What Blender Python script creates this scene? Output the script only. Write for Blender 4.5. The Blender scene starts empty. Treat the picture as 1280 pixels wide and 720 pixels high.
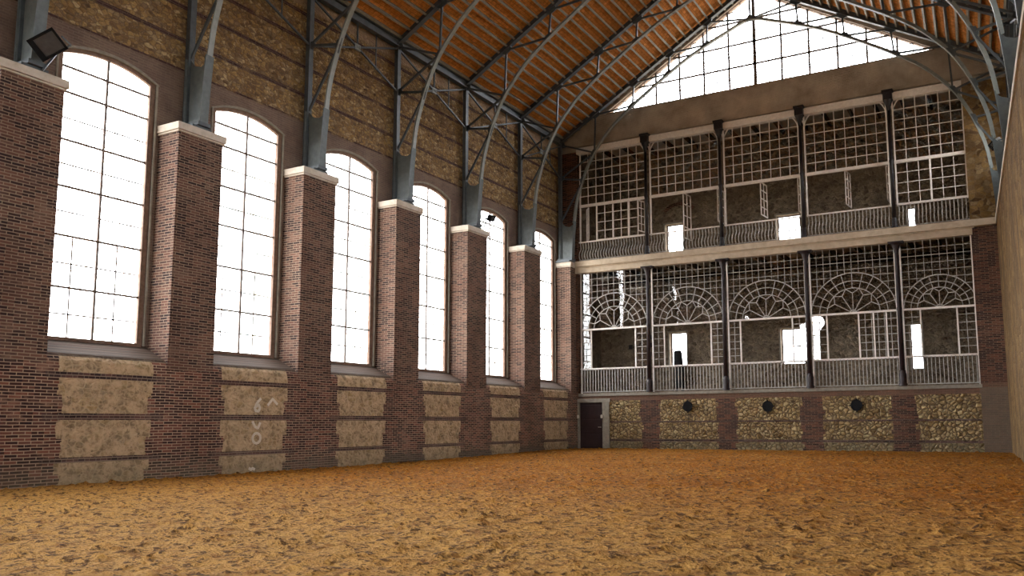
import bpy, bmesh, math, random
from mathutils import Vector, Matrix, noise
random.seed(7)
PI = math.pi
scene = bpy.context.scene
C = scene.collection

# ------------------------------------------------------------------ place
L = 36.89            # inner face of the gallery wall
S = 4.4437           # spacing of the bays
Y0 = 11.09           # far edge of the capstone of the nearest visible pier
CW = 1.533           # capstone length
WX = -0.88           # left wall face between the piers
YB = -10.0           # wall behind the photographer
SL = 0.585           # roof pitch
EZ = 15.25           # underside of the rafters at the left eave
RX = 9.15            # ridge
def yc(k): return Y0 + k*S - CW/2
def xw(y): return 18.48 + 0.045*(L - y)          # face of the right wall
def gR(y): return (xw(y) + 0.70 - RX)/9.83
def fx(x, y): return x if x <= RX else RX + (x - RX)*gR(y)
def zr(x): return EZ + SL*((x + 0.7) if x <= RX else (2*RX - x + 0.7))   # rafter line, symmetric x
ORD = ['first','second','third','fourth','fifth','sixth','seventh','eighth','ninth','tenth','eleventh','twelfth','thirteenth','fourteenth',
       'fifteenth','sixteenth','seventeenth','eighteenth','nineteenth','twentieth','twenty-first','twenty-second','twenty-third','twenty-fourth',
       'twenty-fifth','twenty-sixth','twenty-seventh','twenty-eighth']

# ------------------------------------------------------------------ node helper
class NT:
    def __init__(s, name):
        s.m = bpy.data.materials.new(name); s.m.use_nodes = True
        s.t = s.m.node_tree; s.t.nodes.clear()
        s.out = s.t.nodes.new('ShaderNodeOutputMaterial')
    def n(s, typ, **kw):
        x = s.t.nodes.new(typ)
        for k, v in kw.items(): setattr(x, k, v)
        return x
    def lk(s, a, b): s.t.links.new(a, b)
    def put(s, sock, v):
        if v is None: return
        if isinstance(v, bpy.types.NodeSocket): s.lk(v, sock)
        else:
            if hasattr(sock, 'default_value') and sock.type == 'RGBA' and len(v) == 3: v = (*v, 1)
            sock.default_value = v
    def math(s, op, a, b=None, c=None, clamp=False):
        x = s.n('ShaderNodeMath', operation=op, use_clamp=clamp)
        s.put(x.inputs[0], a); s.put(x.inputs[1], b); s.put(x.inputs[2], c)
        return x.outputs[0]
    def mix(s, f, a, b, mode='MIX'):
        x = s.n('ShaderNodeMix', data_type='RGBA', blend_type=mode, clamp_factor=True)
        s.put(x.inputs[0], f); s.put(x.inputs[6], a); s.put(x.inputs[7], b)
        return x.outputs[2]
    def sep(s, v):
        x = s.n('ShaderNodeSeparateXYZ'); s.lk(v, x.inputs[0]); return x.outputs
    def comb(s, x_, y_, z_=0.0):
        x = s.n('ShaderNodeCombineXYZ'); s.put(x.inputs[0], x_); s.put(x.inputs[1], y_); s.put(x.inputs[2], z_); return x.outputs[0]
    def noise(s, vec, scale, detail=3, rough=.55, dist=0.0, color=False):
        x = s.n('ShaderNodeTexNoise'); s.lk(vec, x.inputs['Vector'])
        x.inputs['Scale'].default_value = scale; x.inputs['Detail'].default_value = detail
        x.inputs['Roughness'].default_value = rough; x.inputs['Distortion'].default_value = dist
        return x.outputs[1] if color else x.outputs[0]
    def vor(s, vec, scale, feature='F1', rnd=1.0):
        x = s.n('ShaderNodeTexVoronoi', feature=feature); s.lk(vec, x.inputs['Vector'])
        x.inputs['Scale'].default_value = scale; x.inputs['Randomness'].default_value = rnd
        return x.outputs
    def ramp(s, f, stops, interp='LINEAR'):
        x = s.n('ShaderNodeValToRGB'); s.lk(f, x.inputs[0]); r = x.color_ramp; r.interpolation = interp
        while len(r.elements) < len(stops): r.elements.new(.5)
        for e, (p, c) in zip(r.elements, stops):
            e.position = p; e.color = (*c, 1) if len(c) == 3 else c
        return x.outputs[0]
    def band(s, v, lo, hi):
        return s.math('MULTIPLY', s.math('GREATER_THAN', v, lo), s.math('LESS_THAN', v, hi))
    def sm(s, v, lo, hi):
        x = s.n('ShaderNodeMapRange', interpolation_type='SMOOTHSTEP'); s.put(x.inputs[0], v)
        x.inputs[1].default_value = lo; x.inputs[2].default_value = hi; return x.outputs[0]
    def done(s, col, rough=.85, bump=None, bstr=.6, bdist=.02, metal=0.0, spec=.25):
        b = s.n('ShaderNodeBsdfPrincipled')
        s.put(b.inputs['Base Color'], col); s.put(b.inputs['Roughness'], rough); s.put(b.inputs['Metallic'], metal)
        b.inputs['Specular IOR Level'].default_value = spec
        if bump is not None:
            x = s.n('ShaderNodeBump'); x.inputs['Strength'].default_value = bstr; x.inputs['Distance'].default_value = bdist
            s.lk(bump, x.inputs['Height']); s.lk(x.outputs[0], b.inputs['Normal'])
        s.lk(b.outputs[0], s.out.inputs[0]); return s.m
    def uz(s):
        """in-plane wall coordinates (along the wall, height) from object coordinates"""
        tc = s.n('ShaderNodeTexCoord'); p = s.sep(tc.outputs['Object'])
        g = s.n('ShaderNodeNewGeometry'); nx = s.sep(g.outputs['True Normal'])
        side = s.math('GREATER_THAN', s.math('ABSOLUTE', nx[0]), .6)
        u = s.math('ADD', s.math('MULTIPLY', p[1], side), s.math('MULTIPLY', p[0], s.math('SUBTRACT', 1.0, side)))
        return p, u, p[2], tc.outputs['Object']

def brick_layer(N, u, z, c1, c2, mortar, bw=.27, bh=.07, dark=.5, seed=0.0):
    wob = N.noise(N.comb(u, z), 1.3, 2)
    zz = N.math('ADD', z, N.math('MULTIPLY', wob, .03))
    v = N.comb(N.math('ADD', u, seed), zz)
    b = N.n('ShaderNodeTexBrick', offset=.5, squash=1.0)
    N.lk(v, b.inputs['Vector'])
    N.put(b.inputs['Color1'], c1); N.put(b.inputs['Color2'], c2); N.put(b.inputs['Mortar'], mortar)
    b.inputs['Scale'].default_value = 1; b.inputs['Mortar Size'].default_value = .011
    b.inputs['Mortar Smooth'].default_value = .25; b.inputs['Bias'].default_value = 0
    b.inputs['Brick Width'].default_value = bw; b.inputs['Row Height'].default_value = bh
    # one random value per brick: burnt, nearly black bricks among the red ones
    cell = N.comb(N.math('FLOOR', N.math('DIVIDE', N.math('ADD', u, seed), bw)), N.math('FLOOR', N.math('DIVIDE', zz, bh)))
    w = N.n('ShaderNodeTexWhiteNoise', noise_dimensions='2D'); N.lk(cell, w.inputs['Vector'])
    big = N.noise(N.comb(N.math('MULTIPLY', u, .6), z), .9, 3)
    burnt = N.math('GREATER_THAN', N.math('ADD', w.outputs[0], N.math('MULTIPLY', big, .9)), 1.55 - dark*.45)
    inb = N.math('SUBTRACT', 1.0, b.outputs['Fac'])
    col = N.mix(N.math('MULTIPLY', N.math('MULTIPLY', burnt, inb), .8), b.outputs['Color'], (.018, .011, .014))
    grime = N.noise(N.comb(u, N.math('MULTIPLY', z, 1.6)), 1.5, 5, .7)
    col = N.mix(N.math('MULTIPLY', N.sm(grime, .52, .68), .6), col, N.mix(.5, mortar, c1))      # smeared mortar
    col = N.mix(N.sm(N.noise(N.comb(u, z), .55, 3), .3, .75), col, N.mix(1.0, col, (.72, .66, .66), 'MULTIPLY'))
    return col, inb

def rubble_layer(N, u, z, ramp, mortar, scale=3.6, seed=0.0, edge=.05, mfac=.8, squash=1.25):
    v0 = N.comb(N.math('ADD', u, seed), N.math('MULTIPLY', z, squash))
    nz = N.noise(v0, 3.0, 2, color=True)
    v = N.n('ShaderNodeVectorMath', operation='ADD'); N.lk(v0, v.inputs[0])
    sc = N.n('ShaderNodeVectorMath', operation='SCALE'); N.lk(nz, sc.inputs[0]); sc.inputs[3].default_value = .22
    N.lk(sc.outputs[0], v.inputs[1])
    f1 = N.vor(v.outputs[0], scale); de = N.vor(v.outputs[0], scale, 'DISTANCE_TO_EDGE')
    rnd = N.sep(f1['Color'])[0]
    col = N.ramp(rnd, ramp)
    tex = N.noise(v.outputs[0], 16, 4, .7)
    col = N.mix(N.sm(tex, .3, .75), N.mix(1.0, col, (.62, .6, .58), 'MULTIPLY'), col)
    m = N.math('SUBTRACT', 1.0, N.sm(de['Distance'], .0, edge))
    col = N.mix(N.math('MULTIPLY', m, mfac), col, mortar)
    patch = N.sm(N.noise(v0, 1.1, 4, .65), .42, .72)
    col = N.mix(N.math('MULTIPLY', patch, .5), col, N.mix(1.0, col, (.55, .52, .52), 'MULTIPLY'))
    h = N.math('ADD', N.sm(de['Distance'], 0, edge*2.2), N.math('MULTIPLY', tex, .5))
    return col, h

RED1, RED2 = (.225, .083, .052), (.13, .058, .045)
MORT = (.33, .245, .17)
OCHRE = [(0, (.12, .07, .035)), (.2, (.33, .20, .075)), (.4, (.20, .12, .06)), (.6, (.42, .265, .10)), (.8, (.25, .165, .09)), (1, (.55, .40, .20))]
GREYO = [(0, (.22, .155, .09)), (.25, (.30, .215, .12)), (.5, (.25, .19, .12)), (.75, (.36, .25, .115)), (1, (.33, .27, .18))]
GOLD = [(0, (.26, .17, .07)), (.25, (.54, .39, .19)), (.5, (.42, .29, .125)), (.75, (.62, .475, .25)), (1, (.36, .265, .14))]

def mat_wall_left():
    N = NT('left_wall_masonry'); p, u, z, obj = N.uz()
    br, bh = brick_layer(N, u, z, (.20, .075, .05), (.07, .034, .03), (.40, .285, .20), dark=1.25)
    brd, _ = brick_layer(N, u, z, (.10, .055, .05), (.05, .03, .032), (.22, .17, .13), dark=.9, seed=.11)
    r1, h1 = rubble_layer(N, u, z, GREYO, (.40, .30, .185), 5.2, edge=.16, mfac=.85)
    r1 = N.mix(N.sm(N.noise(N.comb(u, z), 3.2, 5, .7), .36, .62), r1, (.47, .335, .205))
    pits = N.sm(N.noise(N.comb(u, z, 4.4), 7, 4, .7), .60, .70)
    r1 = N.mix(N.math('MULTIPLY', pits, .75), r1, (.07, .048, .028))
    r1 = N.mix(N.math('MULTIPLY', N.sm(N.noise(N.comb(u, z, 8.1), 14, 4, .75), .52, .68), .55), r1, (.17, .115, .065))
    r2, h2 = rubble_layer(N, u, z, OCHRE, (.13, .085, .05), 6.4, seed=5.3, edge=.13, mfac=.8, squash=1.5)
    r2 = N.mix(N.math('MULTIPLY', N.sm(N.noise(N.comb(u, z, 2.2), 5.5, 4, .7), .60, .74), .8), r2, (.045, .028, .02))
    r2 = N.mix(N.math('MULTIPLY', N.sm(N.noise(N.comb(u, z, 7.7), 8, 4, .7), .58, .72), .7), r2, (.58, .42, .22))
    yb = 12.50
    du = N.math('SUBTRACT', N.math('MODULO', N.math('ADD', p[1], 10*S - yb + S/2), S), S/2)
    jag = N.math('MULTIPLY', N.math('SUBTRACT', N.noise(N.comb(N.math('FLOOR', N.math('MULTIPLY', z, 14)), N.math('FLOOR', N.math('DIVIDE', p[1], S))), 3.7, 0), .5), .12)
    au = N.math('ADD', N.math('ABSOLUTE', du), jag)
    pan = None
    for z0, zm, z1 in ((-.6, .22, .46), (.58, 1.0, 1.42), (1.57, 1.98, 2.37), (2.50, 2.50, 2.90)):
        lo = N.math('MULTIPLY', N.band(z, z0, zm), N.math('LESS_THAN', au, 1.06))
        hi = N.math('MULTIPLY', N.band(z, zm, z1), N.math('LESS_THAN', au, 1.18))
        b = N.math('ADD', lo, hi)
        pan = b if pan is None else N.math('ADD', pan, b)
    strips = None
    for z0, z1 in ((.46, .58), (1.42, 1.57), (2.37, 2.50)):
        b = N.math('MULTIPLY', N.band(z, z0, z1), N.math('LESS_THAN', au, 1.5))
        strips = b if strips is None else N.math('ADD', strips, b)
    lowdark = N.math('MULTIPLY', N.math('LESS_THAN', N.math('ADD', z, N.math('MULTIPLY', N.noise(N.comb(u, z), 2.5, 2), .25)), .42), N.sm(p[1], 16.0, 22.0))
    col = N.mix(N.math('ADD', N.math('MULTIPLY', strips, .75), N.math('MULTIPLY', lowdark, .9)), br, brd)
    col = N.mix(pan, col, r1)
    green = N.math('MULTIPLY', N.sm(N.math('SUBTRACT', .75, z), .0, .8), .35)
    col = N.mix(green, col, (.16, .14, .09))
    # upper wall
    up = N.sm(N.math('ADD', z, N.math('MULTIPLY', N.math('SUBTRACT', N.noise(N.comb(u, z), 3, 2), .5), .1)), 10.95, 11.0)
    plain = N.mix(N.sm(N.noise(N.comb(u, z), 1.6, 4, .65), .35, .7), (.205, .145, .105), (.12, .082, .066))
    pb, _ = brick_layer(N, u, z, (.18, .105, .078), (.12, .075, .062), (.235, .175, .13), dark=.1, seed=.4)
    plain = N.mix(.45, plain, pb)
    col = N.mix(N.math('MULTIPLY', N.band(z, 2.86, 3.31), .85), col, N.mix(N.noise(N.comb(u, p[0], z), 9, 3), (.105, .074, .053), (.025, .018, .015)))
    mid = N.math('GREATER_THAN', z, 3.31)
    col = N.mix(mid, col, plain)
    cz = N.math('ADD', z, N.math('MULTIPLY', N.math('SUBTRACT', N.noise(N.comb(u, z), 1.2, 2), .5), .05))
    crs = None
    for a in (10.98, 11.86, 12.82, 13.72, 14.62):
        b = N.band(cz, a-.06, a+.06); crs = b if crs is None else N.math('ADD', crs, b)
    r2 = N.mix(N.math('MULTIPLY', N.sm(z, 14.75, 14.9), .6), r2, (.36, .25, .17))
    upc = N.mix(N.math('MULTIPLY', crs, N.sm(N.noise(N.comb(u, z), 1.7, 3), .25, .5)), r2, N.mix(.55, brd, (.045, .016, .014)))
    col = N.mix(up, col, upc)
    h = N.math('ADD', N.math('MULTIPLY', h1, pan), N.math('ADD', N.math('MULTIPLY', h2, up), N.math('MULTIPLY', bh, N.math('SUBTRACT', 1.0, N.math('ADD', pan, up), clamp=True))))
    return N.done(col, .9, h, .8, .025)

def mat_brick(name, c1=RED1, c2=RED2, mortar=MORT, dark=.45, seed=0.0, bw=.27, bh=.07):
    N = NT(name); p, u, z, obj = N.uz()
    oi = N.n('ShaderNodeObjectInfo')
    u2 = N.math('ADD', u, N.math('MULTIPLY', oi.outputs['Random'], 37.0))
    z2 = N.math('ADD', z, N.math('FLOOR', N.math('MULTIPLY', oi.outputs['Random'], 40.0)))
    col, h = brick_layer(N, u2, z, c1, c2, mortar, dark=dark, seed=seed, bw=bw, bh=bh)
    return N.done(col, .9, h, .8, .02)

def mat_rubble(name, ramp=OCHRE, mortar=(.24, .17, .1), scale=3.4, seed=0.0, edge=.07):
    N = NT(name); p, u, z, obj = N.uz()
    col, h = rubble_layer(N, u, z, ramp, mortar, scale, seed, edge)
    if name.startswith('right'):
        st = N.noise(N.comb(N.math('MULTIPLY', u, .9), N.math('MULTIPLY', z, .25)), 1.0, 4, .65)
        col = N.mix(N.math('MULTIPLY', N.sm(st, .42, .62), .75), col, (.085, .05, .024))
    return N.done(col, .92, h, .9, .03)

def mat_wall_far():
    N = NT('gallery_wall_masonry'); p, u, z, obj = N.uz()
    br, bh = brick_layer(N, u, z, (.165, .06, .036), (.06, .028, .022), (.20, .135, .09), dark=1.1)
    brd, _ = brick_layer(N, u, z, (.09, .05, .045), (.05, .03, .03), (.2, .15, .11), dark=.8, seed=.2)
    r1, h1 = rubble_layer(N, u, z, GOLD, (.085, .052, .03), 5.6, edge=.14, mfac=.95, squash=1.2)
    r2, h2 = rubble_layer(N, u, z, OCHRE, (.2, .14, .08), 4.0, seed=3.1, edge=.08)
    B = 3.6587
    du = N.math('ABSOLUTE', N.math('SUBTRACT', N.math('MODULO', N.math('ADD', p[0], 10*B - .10 + B/2), B), B/2))
    jag = N.math('MULTIPLY', N.math('SUBTRACT', N.noise(N.comb(N.math('FLOOR', N.math('MULTIPLY', z, 5)), N.math('FLOOR', N.math('DIVIDE', p[0], B))), 3.7, 0), .5), .5)
    inx = N.math('GREATER_THAN', N.math('ADD', du, jag), .47)
    pan = None
    for z0, z1 in ((-.5, .46), (.57, 1.33), (1.40, 2.38)):
        b = N.band(z, z0, z1); pan = b if pan is None else N.math('ADD', pan, b)
    pan = N.math('MULTIPLY', N.math('MULTIPLY', pan, inx), N.math('MULTIPLY', N.math('LESS_THAN', p[0], 17.54), N.math('GREATER_THAN', p[0], 1.5)))
    low = N.math('LESS_THAN', z, 2.62)
    strip = N.math('ADD', N.band(z, .46, .57), N.band(z, 1.33, 1.40))
    col = N.mix(N.math('MULTIPLY', strip, .8), br, brd)
    top = N.band(z, 2.36, 2.8)
    col = N.mix(N.math('MULTIPLY', top, .6), col, N.mix(N.noise(N.comb(u, z), 3, 3), (.23, .12, .075), (.13, .085, .06)))
    col = N.mix(N.math('MULTIPLY', N.math('GREATER_THAN', p[0], 17.5), N.math('MULTIPLY', low, .75)), col, N.mix(N.noise(N.comb(u, z), 4, 4), (.19, .14, .095), (.11, .085, .065)))
    col = N.mix(pan, col, N.mix(N.math('MULTIPLY', N.math('LESS_THAN', z, .46), .5), r1, (.16, .135, .085)))
    # plaster band and jambs above
    plast = N.ramp(N.noise(N.comb(u, z), .8, 5, .62), [(.3, (.27, .215, .165)), (.5, (.41, .335, .26)), (.7, (.53, .435, .34))])
    col = N.mix(N.math('GREATER_THAN', z, 14.9), col, plast)
    ru = N.math('MULTIPLY', N.band(z, 9.25, 14.9), N.math('GREATER_THAN', p[0], 17.0))
    col = N.mix(ru, col, r2)
    h = N.math('ADD', N.math('MULTIPLY', h1, pan), N.math('MULTIPLY', bh, N.math('SUBTRACT', 1.0, pan, clamp=True)))
    return N.done(col, .92, h, 1.0, .07)

def mat_sand():
    N = NT('riding_sand'); tc = N.n('ShaderNodeTexCoord'); o = tc.outputs['Object']; p = N.sep(o)
    a = N.noise(o, .35, 4, .6); b = N.noise(o, 2.2, 4, .7); c = N.noise(o, 7.5, 3, .65); d = N.noise(o, 13, 3, .7)
    col = N.ramp(a, [(.3, (.225, .076, .006)), (.5, (.30, .108, .009)), (.7, (.33, .138, .018))])
    near = N.sm(p[1], 18, 7)
    col = N.mix(N.math('MULTIPLY', near, .8), col, (.40, .225, .062))
    col = N.mix(N.math('MULTIPLY', N.sm(b, .50, .64), .7), col, (.19, .08, .016))
    col = N.mix(N.math('MULTIPLY', N.sm(N.noise(o, 6, 3, .6), .54, .68), .6), col, (.44, .24, .055))
    col = N.mix(N.math('MULTIPLY', N.sm(c, .55, .62), .85), col, (.055, .026, .009))
    col = N.mix(N.math('MULTIPLY', N.sm(d, .54, .63), .8), col, (.075, .036, .012))
    h = N.math('ADD', b, N.math('ADD', N.math('MULTIPLY', c, .7), N.math('MULTIPLY', d, .3)))
    return N.done(col, .95, h, 1.0, .09, spec=.1)

def mat_ceiling():
    N = NT('orange_roof_boards'); tc = N.n('ShaderNodeTexCoord'); o = tc.outputs['Object']; p = N.sep(o)
    v = N.comb(p[1], p[0])
    b = N.n('ShaderNodeTexBrick', offset=.5); N.lk(v, b.inputs['Vector'])
    N.put(b.inputs['Color1'], (.84, .37, .115)); N.put(b.inputs['Color2'], (.68, .27, .075)); N.put(b.inputs['Mortar'], (.42, .18, .065))
    b.inputs['Scale'].default_value = 1; b.inputs['Brick Width'].default_value = .28; b.inputs['Row Height'].default_value = .12; b.inputs['Mortar Size'].default_value = .008
    n = N.noise(o, 6, 4, .7)
    col = N.mix(N.sm(n, .35, .7), N.mix(1.0, b.outputs[0], (.66, .62, .58), 'MULTIPLY'), b.outputs[0])
    col = N.mix(N.math('MULTIPLY', N.sm(N.noise(o, 1.2, 3), .5, .75), .35), col, (.48, .235, .09))
    return N.done(col, .9, n, .3, .01, spec=.1)

def mat_simple(name, c1, c2=None, scale=6, rough=.6, metal=0.0, bump=.15, spec=.3):
    N = NT(name); tc = N.n('ShaderNodeTexCoord')
    n = N.noise(tc.outputs['Object'], scale, 4, .6)
    col = N.ramp(n, [(.3, c1), (.7, c2 or c1)])
    return N.done(col, rough, n, bump, .01, metal, spec)

def mat_glass(name, rough=0.0, refl=1.0, wave=0.0, tint=(.96, .97, .98), base=.0):
    N = NT(name)
    t = N.n('ShaderNodeBsdfTransparent'); N.put(t.inputs[0], tint)
    g = N.n('ShaderNodeBsdfGlossy'); g.inputs['Roughness'].default_value = rough
    f = N.n('ShaderNodeFresnel'); f.inputs[0].default_value = 1.5
    if wave:
        tc = N.n('ShaderNodeTexCoord'); n = N.noise(tc.outputs['Object'], 1.4, 0, .5)
        x = N.n('ShaderNodeBump'); x.inputs['Strength'].default_value = wave; x.inputs['Distance'].default_value = .05
        N.lk(n, x.inputs['Height']); N.lk(x.outputs[0], g.inputs['Normal'])
    mx = N.n('ShaderNodeMixShader')
    N.lk(N.math('ADD', N.math('MULTIPLY', f.outputs[0], refl), base, clamp=True), mx.inputs[0]); N.lk(t.outputs[0], mx.inputs[1]); N.lk(g.outputs[0], mx.inputs[2])
    N.lk(mx.outputs[0], N.out.inputs[0]); return N.m

M = dict(
    wl=mat_wall_left(), wf=mat_wall_far(), sand=mat_sand(), ceil=mat_ceiling(),
    wr=mat_rubble('right_wall_stone', [(0, (.11, .06, .022)), (.3, (.25, .15, .05)), (.6, (.18, .098, .036)), (1, (.31, .20, .08))], (.12, .075, .04), 3.4, 8.0),
    rear=mat_rubble('gallery_rear_stone', [(0, (.17, .132, .095)), (.3, (.28, .22, .155)), (.6, (.225, .178, .125)), (1, (.34, .27, .19))], (.26, .205, .15), 5.5, 1.7),
    pier=mat_brick('pier_brick', (.165, .078, .054), (.075, .042, .034), (.285, .21, .15), dark=.95),
    cap=mat_simple('pale_capstone', (.42, .36, .29), (.56, .49, .41), 5, .8),
    steel=mat_simple('grey_green_painted_steel', (.045, .056, .064), (.075, .088, .096), 7, .5, 0, .08, .5),
    steel_m=mat_simple('mid_grey_painted_steel', (.085, .10, .102), (.125, .142, .142), 7, .55, 0, .08, .4),
    steel_l=mat_simple('pale_grey_green_steel', (.19, .21, .20), (.26, .28, .262), 7, .5, 0, .08, .5),
    purl=mat_simple('purlin_grey_paint', (.20, .19, .155), (.28, .265, .215), 9, .6, 0, .08, .4),
    iron=mat_simple('dark_cast_iron', (.007, .005, .006), (.014, .009, .010), 9, .5, 0, .1, .4),
    irond=mat_simple('dark_brown_cast_iron', (.012, .006, .007), (.022, .010, .011), 9, .5, 0, .1, .4),
    white=mat_simple('weathered_white_paint', (.66, .60, .54), (.80, .74, .68), 8, .7),
    rail=mat_simple('grey_railing_paint', (.34, .32, .285), (.46, .435, .39), 8, .6),
    beam=mat_simple('cream_stone_beam', (.42, .335, .24), (.56, .46, .345), 3, .8),
    frame=mat_simple('rusty_brown_frame', (.13, .078, .052), (.21, .13, .09), 9, .7),
    bar=mat_simple('dull_glazing_bar', (.12, .095, .085), (.19, .15, .13), 9, .7),
    grille=mat_simple('pale_outer_bar', (.33, .32, .31), (.42, .41, .40), 9, .7),
    door=mat_simple('dark_oxblood_door', (.018, .008, .008), (.03, .013, .013), 4, .5),
    jamb=mat_simple('grey_stone_jamb', (.19, .165, .13), (.29, .255, .2), 6, .9),
    wood=mat_simple('dark_joist', (.022, .018, .016), (.045, .036, .03), 5, .8),
    black=mat_simple('matt_black', (.003, .003, .004), (.006, .006, .007), 8, .7, spec=.15),
    lens=mat_simple('grey_lamp_glass', (.045, .045, .048), (.06, .06, .063), 8, .2, 0, .0, .5),
    chalk=mat_simple('whitewash', (.55, .47, .38), (.66, .58, .48), 20, .95),
    floor=mat_simple('gallery_boards', (.28, .22, .16), (.36, .29, .21), 4, .9),
    plast=mat_simple('grey_plaster', (.34, .29, .23), (.42, .37, .30), 2, .95),
    cloth=mat_simple('dark_cloth', (.008, .008, .009), (.02, .018, .017), 8, .9),
    alum=mat_simple('pale_metal', (.55, .56, .55), (.65, .66, .65), 8, .4, .6),
    glass=mat_glass('window_glass', 0.05, .6),
    dimglass=mat_glass('sky_dimming_glass', .05, .6, tint=(.62, .62, .64)),  # tint dims the bright sky behind so the glazing bars show
    oldglass=mat_glass('wavy_old_glass', 0.0, 1.6, .10, base=.08),
)

# ------------------------------------------------------------------ mesh builder
class MB:
    def __init__(s): s.v = []; s.f = []; s.sm = False
    def add(s, vs, fs):
        o = len(s.v); s.v += [tuple(v) for v in vs]; s.f += [tuple(i+o for i in f) for f in fs]; return s
    def box(s, x0, x1, y0, y1, z0, z1):
        return s.add([(x0,y0,z0),(x1,y0,z0),(x1,y1,z0),(x0,y1,z0),(x0,y0,z1),(x1,y0,z1),(x1,y1,z1),(x0,y1,z1)],
                     [(0,3,2,1),(4,5,6,7),(0,1,5,4),(1,2,6,5),(2,3,7,6),(3,0,4,7)])
    def hexa(s, p): # bottom 4 ccw, top 4 ccw
        return s.add(p, [(0,3,2,1),(4,5,6,7),(0,1,5,4),(1,2,6,5),(2,3,7,6),(3,0,4,7)])
    def bar(s, a, b, w, h, up=(0,0,1), ext=0.0):
        a = Vector(a); b = Vector(b); d = (b-a).normalized(); a = a-d*ext; b = b+d*ext
        u = Vector(up); r = d.cross(u)
        if r.length < 1e-4: r = d.cross(Vector((0,1,0)))
        r.normalize(); u = r.cross(d).normalized(); r *= w/2; u *= h/2
        return s.hexa([a-r-u, a+r-u, b+r-u, b-r-u, a-r+u, a+r+u, b+r+u, b-r+u])
    def prism(s, pts, axis, c0, c1):
        """polygon pts (2-D) extruded along axis"""
        n = len(pts)
        def P(p, c): return (c, p[0], p[1]) if axis == 'x' else ((p[0], c, p[1]) if axis == 'y' else (p[0], p[1], c))
        vs = [P(p, c0) for p in pts] + [P(p, c1) for p in pts]
        fs = [tuple(range(n)), tuple(range(2*n-1, n-1, -1))] + [(i+n, (i+1) % n + n, (i+1) % n, i) for i in range(n)]
        return s.add(vs, fs)
    def tube(s, pts, r, n=8, cap=True):
        pts = [Vector(p) for p in pts]; rs = r if isinstance(r, (list, tuple)) else [r]*len(pts); o = len(s.v)
        for i, p in enumerate(pts):
            d = (pts[min(i+1, len(pts)-1)] - pts[max(i-1, 0)]).normalized()
            u = Vector((0,0,1)) if abs(d.z) < .9 else Vector((1,0,0))
            a = d.cross(u).normalized(); b = a.cross(d)
            for k in range(n):
                t = 2*PI*k/n; s.v.append(tuple(p + a*math.cos(t)*rs[i] + b*math.sin(t)*rs[i]))
        for i in range(len(pts)-1):
            for k in range(n):
                s.f.append((o+i*n+k, o+i*n+(k+1) % n, o+(i+1)*n+(k+1) % n, o+(i+1)*n+k))
        if cap:
            s.f.append(tuple(o+k for k in range(n))[::-1]); s.f.append(tuple(o+(len(pts)-1)*n+k for k in range(n)))
        return s
    def lathe(s, prof, cx, cy, n=16):
        return s.tube([(cx, cy, z) for r, z in prof], [r for r, z in prof], n)
    def strip(s, pts, w, y0, y1, closed=False):
        """ribbon of width w along a 2-D (x,z) polyline, extruded y0..y1"""
        for i in range(len(pts)-1):
            s.bar((pts[i][0], (y0+y1)/2, pts[i][1]), (pts[i+1][0], (y0+y1)/2, pts[i+1][1]), abs(y1-y0), w, up=(-(pts[i+1][1]-pts[i][1]), 0, pts[i+1][0]-pts[i][0]), ext=w*.12)
        return s
    def build(s, name, mat, parent=None, smooth=False, recalc=True, bevel=0.0):
        me = bpy.data.meshes.new(name); me.from_pydata(s.v, [], s.f)
        if recalc:
            bm = bmesh.new(); bm.from_mesh(me); bmesh.ops.recalc_face_normals(bm, faces=bm.faces); bm.to_mesh(me); bm.free()
        if smooth:
            for p in me.polygons: p.use_smooth = True
        me.materials.append(M[mat] if isinstance(mat, str) else mat)
        o = bpy.data.objects.new(name, me); C.objects.link(o)
        if parent: o.parent = parent; o.matrix_parent_inverse = Matrix.Translation(-Vector(parent.location)) if parent.location.length else Matrix()
        if bevel:
            b = o.modifiers.new('bevel', 'BEVEL'); b.width = bevel; b.segments = 2; b.limit_method = 'ANGLE'
        return o
def empty(name, loc): 
    o = bpy.data.objects.new(name, None); C.objects.link(o); o.location = loc; o.empty_display_size = .2; return o
def tag(o, label, cat, group=None):
    o['label'] = label; o['category'] = cat
    if group: o['group'] = group
    return o
def thing(name, loc, label, cat, group=None): return tag(empty(name, loc), label, cat, group)
def struct(o, label=None):
    o['kind'] = 'structure'
    if label: o['label'] = label
    return o

# ------------------------------------------------------------------ floor
def smooth(a, b, x):
    t = max(0, min(1, (x-a)/(b-a))); return t*t*(3-2*t)
def ground_z(x, y): return -.03 + .14*smooth(20, 36.5, y)
def make_floor():
    ys = [YB, -7, -4, -1, 1, 2.5, 3.5, 4.2]
    y = 4.6
    while y < L+.2:
        ys.append(y); y += .045 + .0028*(y-4.6)
    ys.append(L+.25)
    nx = 300; vs = []
    for y in ys:
        x1 = xw(y) + .2; x0 = -.1
        for i in range(nx):
            x = x0 + (x1-x0)*i/(nx-1); z = ground_z(x, y)
            if 4 < y < 37.0:
                n1 = noise.noise((x*1.1, y*1.1, 0)); n2 = noise.noise((x*4.2, y*4.2, 3.3)); n3 = noise.noise((x*9, y*9, 7.1))
                pit = max(0, noise.noise((x*2.6+40, y*2.6, 1.7))-.25)
                clod = max(0, n2*n3*2+.1*n2)
                z += .022*n1 + .024*n2 + .024*n3 - .06*pit + .05*clod
            vs.append((x, y, z))
    fs = [(j*nx+i, j*nx+i+1, (j+1)*nx+i+1, (j+1)*nx+i) for j in range(len(ys)-1) for i in range(nx-1)]
    m = MB(); m.v = vs; m.f = fs
    struct(m.build('floor', 'sand', smooth=True, recalc=False), 'churned orange-brown riding sand covering the whole hall floor')
make_floor()

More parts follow.
